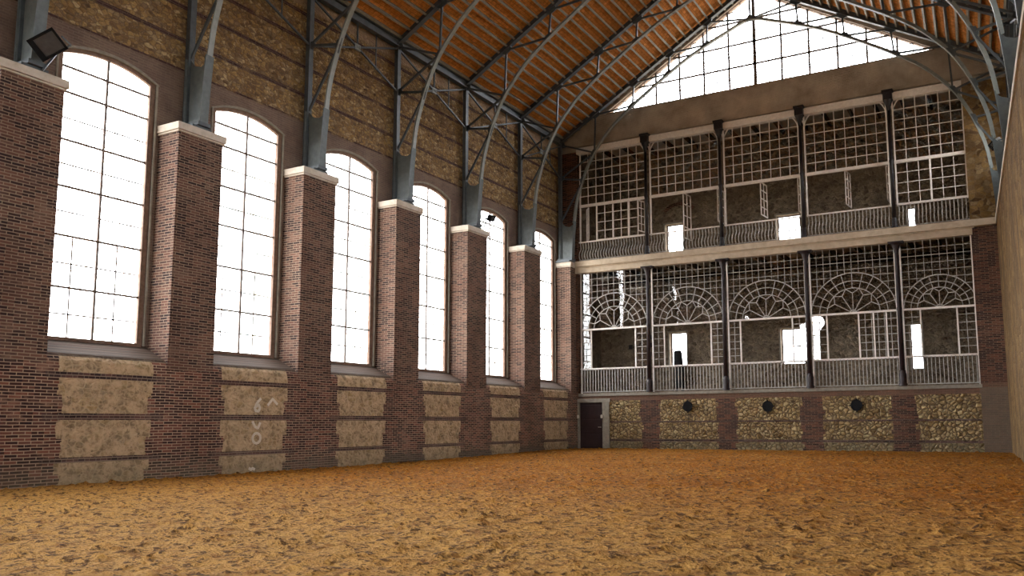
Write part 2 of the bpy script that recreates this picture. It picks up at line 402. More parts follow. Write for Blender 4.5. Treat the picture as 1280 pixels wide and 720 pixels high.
# ------------------------------------------------------------------ left wall with arched window openings
WIN_K = list(range(-2, 6))
def wyc(k): return 12.61 + k*S
OH = 1.31; ZS, ZSP, ZCR = 3.30, 10.28, 10.56
def arch_pts(yc_, half, zs, zc_, n=18):
    rise = zc_-zs; R = (half*half + rise*rise)/(2*rise); a = math.asin(half/R)
    return [(yc_ + R*math.sin(-a + 2*a*i/n), zc_ - R + R*math.cos(-a + 2*a*i/n)) for i in range(n+1)]
def make_wall_left():
    m = MB(); XO = -1.07
    prof = [(XO, -.5), (-.06, -.5), (-.06, 2.62), (-.09, 2.78), (-.2, 2.93), (-.42, 3.03), (-.88, 3.27), (-1.0, 3.30), (XO, 3.30)]
    m.prism(prof, 'y', YB, L+.3)
    edges = [YB]
    for k in WIN_K: edges += [wyc(k)-OH, wyc(k)+OH]
    edges.append(L+.3)
    for i in range(0, len(edges), 2): m.box(XO, WX, edges[i], edges[i+1], 3.2, 15.9)
    for k in WIN_K:
        a = arch_pts(wyc(k), OH, ZSP, ZCR)
        m.prism(a + [(wyc(k)+OH, 15.9), (wyc(k)-OH, 15.9)], 'x', XO, WX)
    return struct(m.build('wall_left', 'wl'), 'long brick and rubble wall with tall arched windows')
make_wall_left()
NB = [1]
def left_window(k):
    idx = NB[0]; NB[0] += 1; y = wyc(k); hw = 1.17; X0, X1 = -1.02, -.92
    out = arch_pts(y, OH+.0, ZSP, ZCR); inn = arch_pts(y, hw, 10.245, 10.465)
    m = MB()
    for i in range(len(out)-1):
        m.hexa([(X0, *inn[i]), (X1, *inn[i]), (X1, *inn[i+1]), (X0, *inn[i+1]), (X0, *out[i]), (X1, *out[i]), (X1, *out[i+1]), (X0, *out[i+1])])
    for s in (-1, 1):
        a, b = (y+s*hw, y+s*OH) if s > 0 else (y-OH, y-hw)
        m.hexa([(X0, a, 3.28), (X1, a, 3.28), (X1, b, 3.28), (X0, b, 3.28), (X0, a, inn[0][1] if s > 0 else out[0][1]), (X1, a, inn[0][1] if s > 0 else out[0][1]), (X1, b, out[0][1] if s > 0 else inn[0][1]), (X0, b, out[0][1] if s > 0 else inn[0][1])])
    m.box(X0, X1+.03, y-hw, y+hw, 3.28, 3.37)
    root = struct(m.build('window_%d' % idx, 'frame'))
    # moulded edge of the brick arch
    e = MB(); o2 = arch_pts(y, OH+.09, ZSP, ZCR+.07); o1 = arch_pts(y, OH, ZSP, ZCR)
    for i in range(len(o1)-1):
        e.hexa([(WX-.02, *o1[i]), (WX+.04, *o1[i]), (WX+.04, *o1[i+1]), (WX-.02, *o1[i+1]), (WX-.02, *o2[i]), (WX+.04, *o2[i]), (WX+.04, *o2[i+1]), (WX-.02, *o2[i+1])])
    for s in (-1, 1):
        a, b = sorted((y+s*OH, y+s*(OH+.05))); e.box(WX-.02, WX+.03, a, b, 3.31, ZSP+.01)
    e.build('window_surround', 'jamb', root)
    b = MB(); b.box(-.99, -.94, y-.028, y+.028, 3.35, 10.47)
    for z in (4.556, 5.80, 6.99, 8.13, 9.31, 9.94): b.box(-.99, -.945, y-hw, y+hw, z-.026, z+.026)
    b.build('glazing_bar', 'bar', root)
    t = MB()
    for z in (3.93, 5.15, 6.4, 7.56, 8.7): t.box(-1.06, -1.045, y-hw, y+hw, z-.02, z+.02)
    for s in (-.58, .58): t.box(-1.06, -1.045, y+s-.02, y+s+.02, 3.35, 5.8)
    t.build('outer_bar', 'grille', root)
    g = MB(); pts = [(y-hw, 3.36)] + inn + [(y+hw, 3.36)]
    g.add([(-.965, *p) for p in pts], [tuple(range(len(pts)))]); g.build('pane', 'glass', root, recalc=False)
for k in WIN_K: left_window(k)

# ------------------------------------------------------------------ brick piers with capstones
def pier(k, last=False):
    n = 'nearest the camera' if k == 0 else None
    lab = {0: 'tall brick pier at the left edge of the photo, under the big black floodlight',
           1: 'second brick pier from the left, between the two largest windows',
           2: 'third brick pier from the left, between second and third windows',
           3: 'fourth brick pier from the left, between third and fourth windows',
           4: 'fifth brick pier from the left, small floodlight on its cap',
           5: 'sixth brick pier from the left, before the last window',
           6: 'brick pier in the corner beside the gallery wall'}[k]
    yn, yf = (Y0+k*S-CW, Y0+k*S); 
    if last: yf = L+.05
    r = thing('brick_pier', (-.45, (yn+yf)/2, 2.62), lab, 'pier', 'brick piers along the window wall')
    m = MB(); m.box(-.89, -.07, yn+.07, yf-.07, 2.60, 8.95); sh = m.build('pier_shaft', 'pier', r)
    c = MB(); c.box(-.89, 0, yn, yf, 8.99, 9.19); c.box(-.89, -.035, yn+.035, yf-.035, 8.94, 8.99); c.build('capstone', 'cap', r, bevel=.012)
for k in range(7): pier(k, k == 6)

# ------------------------------------------------------------------ right wall
def make_wall_right():
    m = MB()
    def wallseg(d0, d1, y0, y1, z0, z1):
        m.hexa([(xw(y0)+d0, y0, z0), (xw(y0)+d1, y0, z0), (xw(y1)+d1, y1, z0), (xw(y1)+d0, y1, z0), (xw(y0)+d0, y0, z1), (xw(y0)+d1, y0, z1), (xw(y1)+d1, y1, z1), (xw(y1)+d0, y1, z1)])
    wallseg(0, 1.5, YB, L+.3, -.5, 9.0)
    ys = [YB]
    for k in range(-2, 6): ys += [wyc(k)-1.1, wyc(k)+1.1]
    ys.append(L+.3)
    for i in range(0, len(ys), 2): wallseg(.9, 1.5, ys[i], ys[i+1], 9.0, 15.9)
    for k in range(-2, 6):
        wallseg(.9, 1.5, wyc(k)-1.1, wyc(k)+1.1, 9.0, 11.2); wallseg(.9, 1.5, wyc(k)-1.1, wyc(k)+1.1, 13.6, 15.9)
    struct(m.build('wall_right', 'wr'), 'stone wall along the right side')
    c = MB(); c.hexa([(xw(YB)-.05, YB, 9.0), (xw(YB)+.95, YB, 9.0), (xw(L)+.95, L, 9.0), (xw(L)-.05, L, 9.0), (xw(YB)-.05, YB, 9.19), (xw(YB)+.95, YB, 9.19), (xw(L)+.95, L, 9.19), (xw(L)-.05, L, 9.19)])
    struct(c.build('trim_1', 'cap'), 'pale coping along the top of the right wall')
make_wall_right()
def added_right_window(k):  # unseen windows, added high on the right wall to let daylight in
    idx = NB[0]; NB[0] += 1; y = wyc(k); x = xw(y)+1.1
    m = MB()
    for a, b in ((y-1.1, y-1.0), (y+1.0, y+1.1)): m.box(x, x+.1, a, b, 11.2, 13.6)
    m.box(x, x+.1, y-1, y+1, 11.2, 11.3); m.box(x, x+.1, y-1, y+1, 13.5, 13.6)
    root = struct(m.build('window_%d' % idx, 'frame'))
    b = MB(); b.box(x+.02, x+.07, y-.03, y+.03, 11.3, 13.5)
    for z in (11.9, 12.7): b.box(x+.02, x+.07, y-1, y+1, z-.025, z+.025)
    b.build('glazing_bar', 'bar', root)
    g = MB(); g.add([(x+.05, y-1, 11.3), (x+.05, y+1, 11.3), (x+.05, y+1, 13.5), (x+.05, y-1, 13.5)], [(0,1,2,3)]); g.build('pane', 'glass', root, recalc=False)
for k in range(-2, 6): added_right_window(k)

# ------------------------------------------------------------------ roof
RD = .42     # roof boards above the rafter underside
def roof_z(x, y):      # true x
    t = x if x <= RX else RX - (x-RX)/gR(y)
    return EZ + SL*(t+.7) + RD
def make_ceiling():
    m = MB(); T = .15
    for side in (0, 1):
        for y0, y1 in ((YB-.4, 10), (10, 25), (25, L+.8)):
            P = []
            for dz in (0, T):
                for (xx, y) in (((-1.9, y0), (RX, y0), (RX, y1), (-1.9, y1)) if side == 0 else ((RX, y0), (fx(20.1, y0), y0), (fx(20.1, y1), y1), (RX, y1))):
                    P.append((xx, y, roof_z(xx, y)+dz))
            m.hexa(P)
    struct(m.build('ceiling', 'ceil'), 'sloping roof lined with orange boards between grey purlins')
make_ceiling()
NP = 27
for side in (0, 1):
    for i in range(NP):
        xs = -.55 + i*.3655
        def X(y): return xs if side == 0 else fx(2*RX-xs, y)
        ya, yb = YB-.2, L+.3
        a = Vector((X(ya), ya, roof_z(X(ya), ya)-.11)); b = Vector((X(yb), yb, roof_z(X(yb), yb)-.11))
        r = thing('roof_purlin', a, 'grey steel purlin under the %s roof slope, %s up from the eave' % ('left' if side == 0 else 'right', ORD[i]), 'purlin', 'purlins under the %s roof slope' % ('left' if side == 0 else 'right'))
        up = Vector((-SL if side == 0 else SL, 0, 1)).normalized()
        w = MB(); w.bar(a+up*.012, b+up*.012, .022, .19, up=up); w.build('web', 'purl', r)
        f = MB(); f.bar(a-up*.085, b-up*.085, .085, .02, up=up); f.build('bottom_flange', 'purl', r)

# ------------------------------------------------------------------ trusses
ARCH = [(.10, 11.15), (.22, 12.0), (.44, 12.8), (.78, 13.7), (1.22, 14.52), (1.75, 15.2), (2.35, 15.82), (3.25, 16.52), (4.2, 17.15), (5.18, 17.77), (6.1, 18.3), (7.07, 18.76), (8.1, 19.18), (9.15, 19.52)]
U = [(1.30, None), (3.38, None), (5.24, None), (7.14, None)]
def truss(k):
    y = yc(k) if k < 6 else L-.42
    names = ['nearest steel roof truss, springing above the left floodlight', 'second steel arch truss from the camera', 'third steel arch truss from the camera',
             'fourth steel arch truss from the camera', 'third steel arch truss before the gallery wall', 'second last steel arch truss before the gallery wall', 'last steel arch truss, close against the gallery wall and its gable window']
    r = thing('roof_truss', (RX, y, 9.19), names[k], 'roof truss', 'steel arch trusses under the roof')
    def P(x, z, side=0, dy=0): return Vector((fx(x if side == 0 else 2*RX-x, y), y+dy, z))
    W = .15
    for s in (0, 1):
        a = P(-.72, zr(-.72)+.08, s); b = P(RX, zr(RX)+.08, s)
        m = MB(); up = Vector((-SL if s == 0 else SL, 0, 1))
        m.bar(a, b, .20, .035, up=up); m.bar(a+Vector((0,0,.12)), b+Vector((0,0,.12)), .03, .24, up=up); m.build('rafter', 'steel', r)
        m = MB(); m.box(*sorted((P(-.78,0,s).x, P(-.62,0,s).x)), y-.09, y+.09, 9.25, zr(-.7)+.1); m.build('post', 'steel', r)
        # haunch: plate web between a curved front flange and the post, on a base block
        m = MB()
        front = [(-.02, 9.36), (.0, 9.9), (.04, 10.5), (.10, 11.15), (.11, 11.22)]
        web = [(-.66, 9.36)] + front + [(-.02, 11.05), (-.2, 10.98), (-.45, 11.05), (-.66, 11.3)]
        pts = [(P(x, z, s).x, z) for x, z in web]
        m.prism(pts if s == 0 else pts[::-1], 'y', y-.012, y+.012)
        for i in range(len(front)-1):
            m.bar(P(*front[i], s), P(*front[i+1], s), .26, .035, up=(1, 0, 0), ext=.01)
        m.bar(P(-.68, 9.36, s), P(-.68, 11.25, s), .26, .035, up=(1, 0, 0))
        m.build('haunch', 'steel_m', r)
        m = MB(); m.box(*sorted((P(-.80,0,s).x, P(.03,0,s).x)), y-.2, y+.2, 9.27, 9.37); m.box(*sorted((P(-.84,0,s).x, P(-.06,0,s).x)), y-.3, y+.3, 9.185, 9.27); m.build('base_plate', 'steel', r)
    m = MB(); pts = [(P(x, z).x, z) for x, z in ARCH] + [(P(x, z, 1).x, z) for x, z in ARCH[-2::-1]]
    # refine the curve
    fine = []
    for i in range(len(pts)-1):
        p0 = pts[max(i-1, 0)]; p1 = pts[i]; p2 = pts[i+1]; p3 = pts[min(i+2, len(pts)-1)]
        for t in (0, .25, .5, .75):
            fine.append(tuple(.5*((2*p1[j]) + (-p0[j]+p2[j])*t + (2*p0[j]-5*p1[j]+4*p2[j]-p3[j])*t*t + (-p0[j]+3*p1[j]-3*p2[j]+p3[j])*t**3) for j in (0, 1)))
    fine.append(pts[-1])
    for i in range(len(fine)-1):
        a = Vector((fine[i][0], y, fine[i][1])); b = Vector((fine[i+1][0], y, fine[i+1][1])); d = b-a; nrm = Vector((-d.z, 0, d.x)).normalized()
        m.bar(a, b, .17, .03, up=nrm, ext=.006); m.bar(a+nrm*.06, b+nrm*.06, .03, .11, up=nrm, ext=.006)
    m.build('arch_rib', 'steel_l', r)
    N1 = (-.68, 13.5); A1 = (.60, 13.27); A2 = (1.22, 14.56); A3 = (3.28, 16.58); A4 = (5.18, 17.82); A5 = (7.07, 18.82); A6 = (RX, 19.58)
    us = [(x, zr(x)+.06) for x, _ in U]; EV = (-.68, zr(-.68)); HT = (-.64, 11.3); AP = (RX, zr(RX)+.05)
    mem = [(N1, A1), (N1, A2), (HT, A1), (EV, A2), (A2, us[0]), (A3, us[0]), (A3, us[1]), (A4, us[1]), (A4, us[2]), (A5, us[2]), (A5, us[3]), (A6, us[3])]
    for s in (0, 1):
        for a, b in mem:
            m = MB(); va, vb = P(*a, s), P(*b, s); m.bar(va, vb, .075, .06, up=(0, 1, 0)); m.build('strut', 'steel', r)
        for q in (A1, A2, A3, A4, A5):
            i = min(range(len(ARCH)-1), key=lambda j: abs(ARCH[j][0]-q[0])); d = Vector((ARCH[i+1][0]-ARCH[max(i-1,0)][0], 0, ARCH[i+1][1]-ARCH[max(i-1,0)][1])).normalized(); n_ = Vector((-d.z, 0, d.x))
            poly = [(-.27, -.02), (.27, -.02), (.14, .17), (-.10, .17)]
            pl = [(P(q[0]+d.x*u+n_.x*v, 0, s).x, q[1]-.03+d.z*u+n_.z*v) for u, v in poly]
            m = MB(); m.prism(pl, 'y', y-.02, y+.02); m.build('gusset_plate', 'steel', r)
        for q in us:
            d = Vector((1, 0, SL)).normalized(); n_ = Vector((-d.z, 0, d.x))
            poly = [(-.30, .06), (.30, .06), (.16, -.15), (-.12, -.15)]
            pl = [(P(q[0]+d.x*u+n_.x*v, 0, s).x, q[1]+d.z*u+n_.z*v) for u, v in poly]
            m = MB(); m.prism(pl, 'y', y-.025, y+.025); m.build('gusset_plate', 'steel', r)
        for q in (N1, EV):
            m = MB(); pl = [(P(q[0]+u, 0, s).x, q[1]+v) for u, v in ((-.1, -.16), (.1, -.12), (.24, -.02), (.2, .1), (-.1, .16))]
            m.prism(pl, 'y', y-.03, y+.03); m.build('gusset_plate', 'steel', r)
    m = MB(); m.bar((RX, y, A6[1]), (RX, y, AP[1]), .08, .08, up=(0, 1, 0)); m.build('king_post', 'steel', r)
    m = MB(); m.prism([(RX-.34, 19.47), (RX+.34, 19.47), (RX+.26, 19.56), (RX+.05, 19.76), (RX-.05, 19.76), (RX-.26, 19.56)], 'y', y-.03, y+.03); m.build('gusset_plate', 'steel', r)
for k in range(7): truss(k)
# eave girders and lengthwise bracing along both walls
for s in (0, 1):
    def ex(y, x=-.68): return x if s == 0 else fx(2*RX-x, y)
    sd = 'left' if s == 0 else 'right'
    r = thing('eave_beam', (ex(YB), YB, 15.4), 'long dark steel beam along the top of the %s wall' % sd, 'beam')
    m = MB(); m.bar((ex(YB), YB, 15.26), (ex(L), L, 15.26), .22, .04); m.bar((ex(YB), YB, 15.55), (ex(L), L, 15.55), .22, .04); m.build('flange', 'steel', r)
    m = MB(); m.bar((ex(YB), YB, 15.4), (ex(L), L, 15.4), .03, .28); m.build('web', 'steel', r)
    for k in range(6):
        ya, yb = yc(k), (yc(k+1) if k < 5 else L-.42); ym = (ya+yb)/2
        r = thing('wall_brace', (ex(ym), ym, 14.4), 'crossed steel bracing high on the %s wall, %s bay %s' % (sd, ORD[5-k], 'counted from the gallery'), 'bracing', 'crossed bracing between the trusses')
        for (p, q) in (((ya, 15.2), (yb, 13.5)), ((ya, 13.5), (yb, 15.2))):
            m = MB(); m.bar((ex(p[0]), p[0], p[1]), (ex(q[0]), q[0], q[1]), .06, .06); m.build('diagonal', 'steel', r)
        m = MB(); m.bar((ex(ym), ym, 14.35), (ex(ym), ym, 15.26), .05, .05, up=(0,1,0)); m.build('hanger', 'steel', r)
        yq = ya+(yb-ya)*.72
        m = MB(); m.bar((ex(yq), yq, 13.9), (ex(yq), yq, 15.26), .035, .035, up=(0,1,0)); m.build('hanger', 'steel', r)
        m = MB(); m.box(*sorted((ex(ym)-.03, ex(ym)+.03)), ym-.14, ym+.14, 14.24, 14.46); m.build('gusset_plate', 'steel_l', r)

# ------------------------------------------------------------------ gallery wall
B = 3.6587; GX0 = .1413; GX1 = 17.56; D = 2.6
COLX = [GX0 + B*i for i in range(1, 5)]
XR = 19.6
def make_wall_far():
    m = MB(); Y1 = L+.45
    m.box(-1.4, .02, L, Y1, -.5, 15.2)
    m.box(.02, 1.30, L, Y1, 2.30, 2.62); m.box(1.30, GX1, L, Y1, -.5, 2.62); m.box(.02, 1.30, L, Y1, -.5, .08)
    m.box(GX1, XR, L, Y1, -.5, 15.2)
    m.box(-1.4, XR, L, Y1, 15.15, 16.58)
    # slopes either side of the gable window
    zt = lambda x: roof_z(x, L)
    m.prism([(-1.4, 16.58), (1.5, 16.58), (RX, 21.17), (RX, zt(RX)+.1), (-1.4, zt(-1.4)+.1)], 'y', L+.02, Y1)
    m.prism([(16.8, 16.58), (XR, 16.58), (XR, zt(XR)+.1), (RX, zt(RX)+.1), (RX, 21.17)], 'y', L+.02, Y1)
    struct(m.build('wall_far', 'wf'), 'end wall with rubble panels below and the two-storey gallery')
make_wall_far()
def rects_wall(m, x0, x1, z0, z1, rects, y0, y1):
    xs = sorted({x0, x1, *[r[0] for r in rects], *[r[1] for r in rects]}); zs = sorted({z0, z1, *[r[2] for r in rects], *[r[3] for r in rects]})
    for i in range(len(xs)-1):
        for j in range(len(zs)-1):
            cx, cz = (xs[i]+xs[i+1])/2, (zs[j]+zs[j+1])/2
            if not any(a < cx < b and c < cz < d for a, b, c, d in rects): m.box(xs[i], xs[i+1], y0, y1, zs[j], zs[j+1])
RECTS = [(3.78, 4.68, 4.10, 5.76), (9.27, 10.34, 3.97, 5.64), (14.85, 15.34, 3.55, 5.55), (3.68, 4.62, 9.35, 11.26), (9.27, 10.38, 9.6, 11.03), (15.0, 15.36, 9.55, 10.72)]
m = MB(); rects_wall(m, -1.4, XR, 2.0, 16.5, RECTS, L+D, L+D+.5)
struct(m.build('wall_gallery', 'rear'), 'rough stone rear wall of the gallery behind the glazed screens')
m = MB(); m.box(-.9, GX0-.1, L+.45, L+D, 2.0, 15.2); m.box(GX1+.02, XR, L+.45, L+D, 2.0, 15.2)
struct(m.build('wall_gallery_side', 'rear'), 'end walls closing the gallery')
m = MB(); m.box(-.9, XR, L+.06, L+D, 2.45, 2.62); m.box(-.9, XR, L+.06, L+D, 8.95, 9.2)
struct(m.build('floor_gallery', 'floor'), 'floors of the two gallery storeys')
m = MB(); m.box(-.9, XR, L+.06, L+D, 15.13, 15.3)
struct(m.build('ceiling_gallery', 'plast'), 'ceiling of the upper gallery')
for lev, zt in ((0, 8.95), (1, 15.13)):
    for i in range(16):
        x = 1.15 + i*1.08
        if abs(x) > 17.3: continue
        m = MB(); m.box(x-.05, x+.05, L+.07, L+D, zt-.2, zt)
        tag(m.build('ceiling_joist', 'wood'), 'dark joist under the %s gallery ceiling, %s from the left' % (('lower', 'upper')[lev], ORD[i]), 'joist', 'ceiling joists in the gallery')
m = MB(); m.bar((-.8, L+D-.25, 8.45), (GX1, L+D-.25, 8.45), .16, .2)
tag(m.build('ceiling_beam', 'wood'), 'long dark beam along the back of the lower gallery ceiling', 'beam')
for i, (x0, x1, z0, z1) in enumerate(RECTS):
    idx = NB[0]; NB[0] += 1; y = L+D+.28; m = MB()
    m.box(x0, x0+.05, y, y+.06, z0, z1); m.box(x1-.05, x1, y, y+.06, z0, z1); m.box(x0, x1, y, y+.06, z0, z0+.05); m.box(x0, x1, y, y+.06, z1-.05, z1)
    r = struct(m.build('window_%d' % idx, 'bar'))
    b = MB(); b.box(x0, x1, y+.01, y+.04, (z0+z1)/2-.02, (z0+z1)/2+.02)
    if x1-x0 > .6: b.box((x0+x1)/2-.015, (x0+x1)/2+.015, y+.01, y+.04, z0, z1)
    b.build('glazing_bar', 'rail', r)
    g = MB(); g.add([(x0, y+.03, z0), (x1, y+.03, z0), (x1, y+.03, z1), (x0, y+.03, z1)], [(0,1,2,3)]); g.build('pane', 'dimglass', r, recalc=False)
    h = MB(); h.box(x0-.07, x0, L+D-.03, L+D+.02, z0, z1+.07); h.box(x1, x1+.07, L+D-.03, L+D+.02, z0, z1+.07); h.box(x0, x1, L+D-.03, L+D+.02, z1, z1+.08); h.build('window_surround', 'jamb', r)
# brick relieving arch above the left upper gallery window
m = MB()
for i in range(8):
    a0, a1 = PI*(.25+.5*i/8), PI*(.25+.5*(i+1)/8); cx, cz, R1, R2 = 4.45, 11.15, 1.0, 1.18
    m.hexa([(cx+R1*math.cos(a0), L+D-.03, cz+R1*math.sin(a0)), (cx+R2*math.cos(a0), L+D-.03, cz+R2*math.sin(a0)), (cx+R2*math.cos(a1), L+D-.03, cz+R2*math.sin(a1)), (cx+R1*math.cos(a1), L+D-.03, cz+R1*math.sin(a1)),
            (cx+R1*math.cos(a0), L+D+.05, cz+R1*math.sin(a0)), (cx+R2*math.cos(a0), L+D+.05, cz+R2*math.sin(a0)), (cx+R2*math.cos(a1), L+D+.05, cz+R2*math.sin(a1)), (cx+R1*math.cos(a1), L+D+.05, cz+R1*math.sin(a1))])
struct(m.build('trim_2', 'pier'), 'brick relieving arch over the left window of the upper gallery')

# gable window
def gable(y, xc, half, z0, inner, idx, mirror=False):
    z1 = z0 + half*.60
    m = MB(); xl = xc-half
    for a, b in (((xc-half, z0), (xc, z1)), ((xc, z1), (xc+half, z0)), ((xc-half, z0), (xc+half, z0))):
        m.bar((a[0], y, a[1]+.04), (b[0], y, b[1]+.04), .10, .09)
    r = struct(m.build('window_%d' % idx, 'frame'), 'large triangular gable window')
    b = MB(); f = MB()
    top = lambda x: z0 + (half-abs(x-xc))*.60
    for i in range(-5, 6):
        x = xc + i*1.215; b.box(x-(.075 if i == 0 else .045), x+(.075 if i == 0 else .045), y-.03, y+.03, z0, top(x))
        x += .607
        if top(x) > z0+.1: f.box(x-.018, x+.018, y+.03, y+.05, z0, top(x))
    for j in range(1, 4):
        z = z0 + j*1.09; hx = half-(z-z0)/.60; b.box(xc-hx, xc+hx, y-.03, y+.02, z-.04, z+.04)
    for j in range(4):
        z = z0 + (j+.5)*1.09; hx = half-(z-z0)/.60; f.box(xc-hx, xc+hx, y+.03, y+.05, z-.018, z+.018)
    b.build('glazing_bar', 'bar', r); f.build('outer_bar', 'grille', r)
    g = MB(); g.add([(xc-half, y+.01, z0), (xc+half, y+.01, z0), (xc, y+.01, z1)], [(0,1,2)]); g.build('pane', 'dimglass', r, recalc=False)
gable(L+.2, 9.15, 7.60, 16.60, True, NB[0]); NB[0] += 1
# wall behind the photographer, with unseen windows added to bring in daylight
m = MB(); y0_, y1_ = YB-.4, YB; xr_ = xw(YB)+1.4; rxp = fx(2*RX-1.72, YB)
ADDED_BACKW = [(.4, 2.6, 3.0, 11.4), (11.4, 14.4, 3.0, 11.4), (16.4, 19.0, 3.0, 11.4)]  # added openings, there only to light the hall from behind
rects_wall(m, -1.4, xr_, -.5, 16.58, ADDED_BACKW, y0_, y1_)
zt = lambda x: roof_z(x, YB)
m.prism([(-1.4, 16.58), (xr_, 16.58), (xr_, zt(xr_)+.1), (RX, zt(RX)+.1), (-1.4, zt(-1.4)+.1)], 'y', y0_, y1_)
struct(m.build('wall_back', 'wr'))
for a, b, c, d in ADDED_BACKW:
    q = MB()
    for u0, u1, v0, v1 in ((a, a+.12, c, d), (b-.12, b, c, d), (a, b, c, c+.12), (a, b, d-.12, d)): q.box(u0, u1, YB-.25, YB-.15, v0, v1)
    rt = struct(q.build('window_%d' % NB[0], 'frame')); NB[0] += 1
    q = MB(); q.box((a+b)/2-.04, (a+b)/2+.04, YB-.22, YB-.17, c, d)
    for j in range(1, 6): q.box(a, b, YB-.22, YB-.17, c+(d-c)*j/6-.03, c+(d-c)*j/6+.03)
    q.build('glazing_bar', 'bar', rt)
    q = MB(); q.add([(a, YB-.2, c), (b, YB-.2, c), (b, YB-.2, d), (a, YB-.2, d)], [(0,1,2,3)]); q.build('pane', 'glass', rt, recalc=False)

# beams
m = MB(); m.box(GX0-.25, 17.62, L-.10, L+.3, 8.66, 8.97); m.box(-.02, 18.46, L-.24, L+.3, 8.97, 9.24); m.box(-.02, 17.7, L-.15, L, 8.92, 8.97)
struct(m.build('trim_3', 'beam', bevel=.01), 'cream beam between the lower and upper gallery')
m = MB(); m.box(GX0-.1, GX1, L-.12, L+.2, 14.76, 15.05)
struct(m.build('trim_4', 'white', bevel=.01), 'white beam along the top of the upper gallery')
m = MB(); m.box(GX0-.1, GX1+.05, L-.06, L+.3, 2.60, 2.74)
struct(m.build('trim_5', 'jamb', bevel=.01), 'stone ledge under the lower gallery')

# cast-iron columns
for i, x in enumerate(COLX):
    pos = ('leftmost', 'second from left', 'third from left', 'rightmost')[i]
    r = thing('iron_column', (x, L-.16, 2.74), 'dark cast-iron column of the lower gallery, %s' % pos, 'column', 'lower gallery columns'); r['kind'] = 'thing'
    y = L-.16
    MB().lathe([(.16, 2.74), (.16, 2.82), (.14, 2.86), (.145, 3.2), (.115, 3.3), (.12, 3.36)], x, y).build('column_base', 'irond', r, smooth=False)
    MB().lathe([(.10, 3.34), (.085, 5.8), (.10, 5.84), (.10, 5.92), (.082, 5.96), (.078, 8.2), (.09, 8.24)], x, y).build('column_shaft', 'irond', r, smooth=True)
    c = MB(); c.lathe([(.085, 8.2), (.10, 8.3), (.16, 8.5), (.24, 8.6)], x, y); c.box(x-.3, x+.3, y-.14, y+.14, 8.57, 8.66); c.build('capital', 'irond', r)
    r = thing('iron_column', (x, L-.16, 9.24), 'black cast-iron column of the upper gallery, %s' % pos, 'column', 'upper gallery columns'); r['kind'] = 'thing'
    MB().lathe([(.13, 9.24), (.13, 9.32), (.11, 9.36), (.10, 9.6), (.085, 9.66)], x, y).build('column_base', 'iron', r)
    MB().lathe([(.085, 9.6), (.075, 12.0), (.09, 12.05), (.09, 12.12), (.072, 12.16), (.068, 14.3)], x, y).build('column_shaft', 'iron', r, smooth=True)
    c = MB(); c.lathe([(.07, 14.25), (.09, 14.4), (.13, 14.55), (.2, 14.72)], x, y); c.box(x-.18, x+.18, y-.2, y+.16, 14.70, 15.12); c.box(x-.22, x+.22, y-.22, y+.18, 15.02, 15.12); c.build('capital', 'iron', r)

# railings
BAYS = [(GX0+.02, COLX[0]), (COLX[0], COLX[1]), (COLX[1], COLX[2]), (COLX[2], COLX[3]), (COLX[3], GX1-.02)]
BN = ['in the leftmost bay', 'in the second bay from left', 'in the middle bay', 'in the fourth bay from left', 'in the narrow rightmost bay']
for lev in (0, 1):
    for bi, (xa, xb) in enumerate(BAYS):
        if bi > 0: xa += .12
        if bi < 4: xb -= .12
        zb, zt = ((2.74, 3.92), (9.24, 10.2))[lev]
        y = L - .02 if lev == 0 else L - .08
        lab = ('straight grey iron railing of the lower gallery ', 'bulging wavy iron railing of the upper gallery ')[lev] + BN[bi]
        r = thing('gallery_railing', ((xa+xb)/2, y, zb), lab, 'railing', ('lower gallery railings', 'upper gallery railings')[lev])
        m = MB(); m.box(xa, xb, y-.035, y+.035, zt-.02, zt+.03); m.build('handrail', 'white', r)
        m = MB(); m.box(xa, xb, y-.02, y+.02, zb+.05, zb+.085); m.build('bottom_rail', 'rail', r)
        n = round((xb-xa)/.147); me = None
        for i in range(n):
            x = xa + (xb-xa)*(i+.5)/n
            if me is None:
                m = MB()
                if lev == 0: m.box(-.014, .014, -.014, .014, zb+.06, zt)
                else:
                    pr = [(0, 10.19), (0, 10.1), (.04, 9.98), (.05, 9.9), (.0, 9.8), (-.1, 9.68), (-.155, 9.55), (-.14, 9.43), (-.06, 9.34), (0, 9.3)]
                    m.tube([(0, p, z) for p, z in pr], .020, 5)
                o = m.build('baluster', 'rail', None, smooth=False); me = o.data
            else:
                o = bpy.data.objects.new('baluster', me); C.objects.link(o)
            o.parent = r; o.matrix_parent_inverse = Matrix.Translation(-Vector(r.location)); o.location = (x, y, 0)

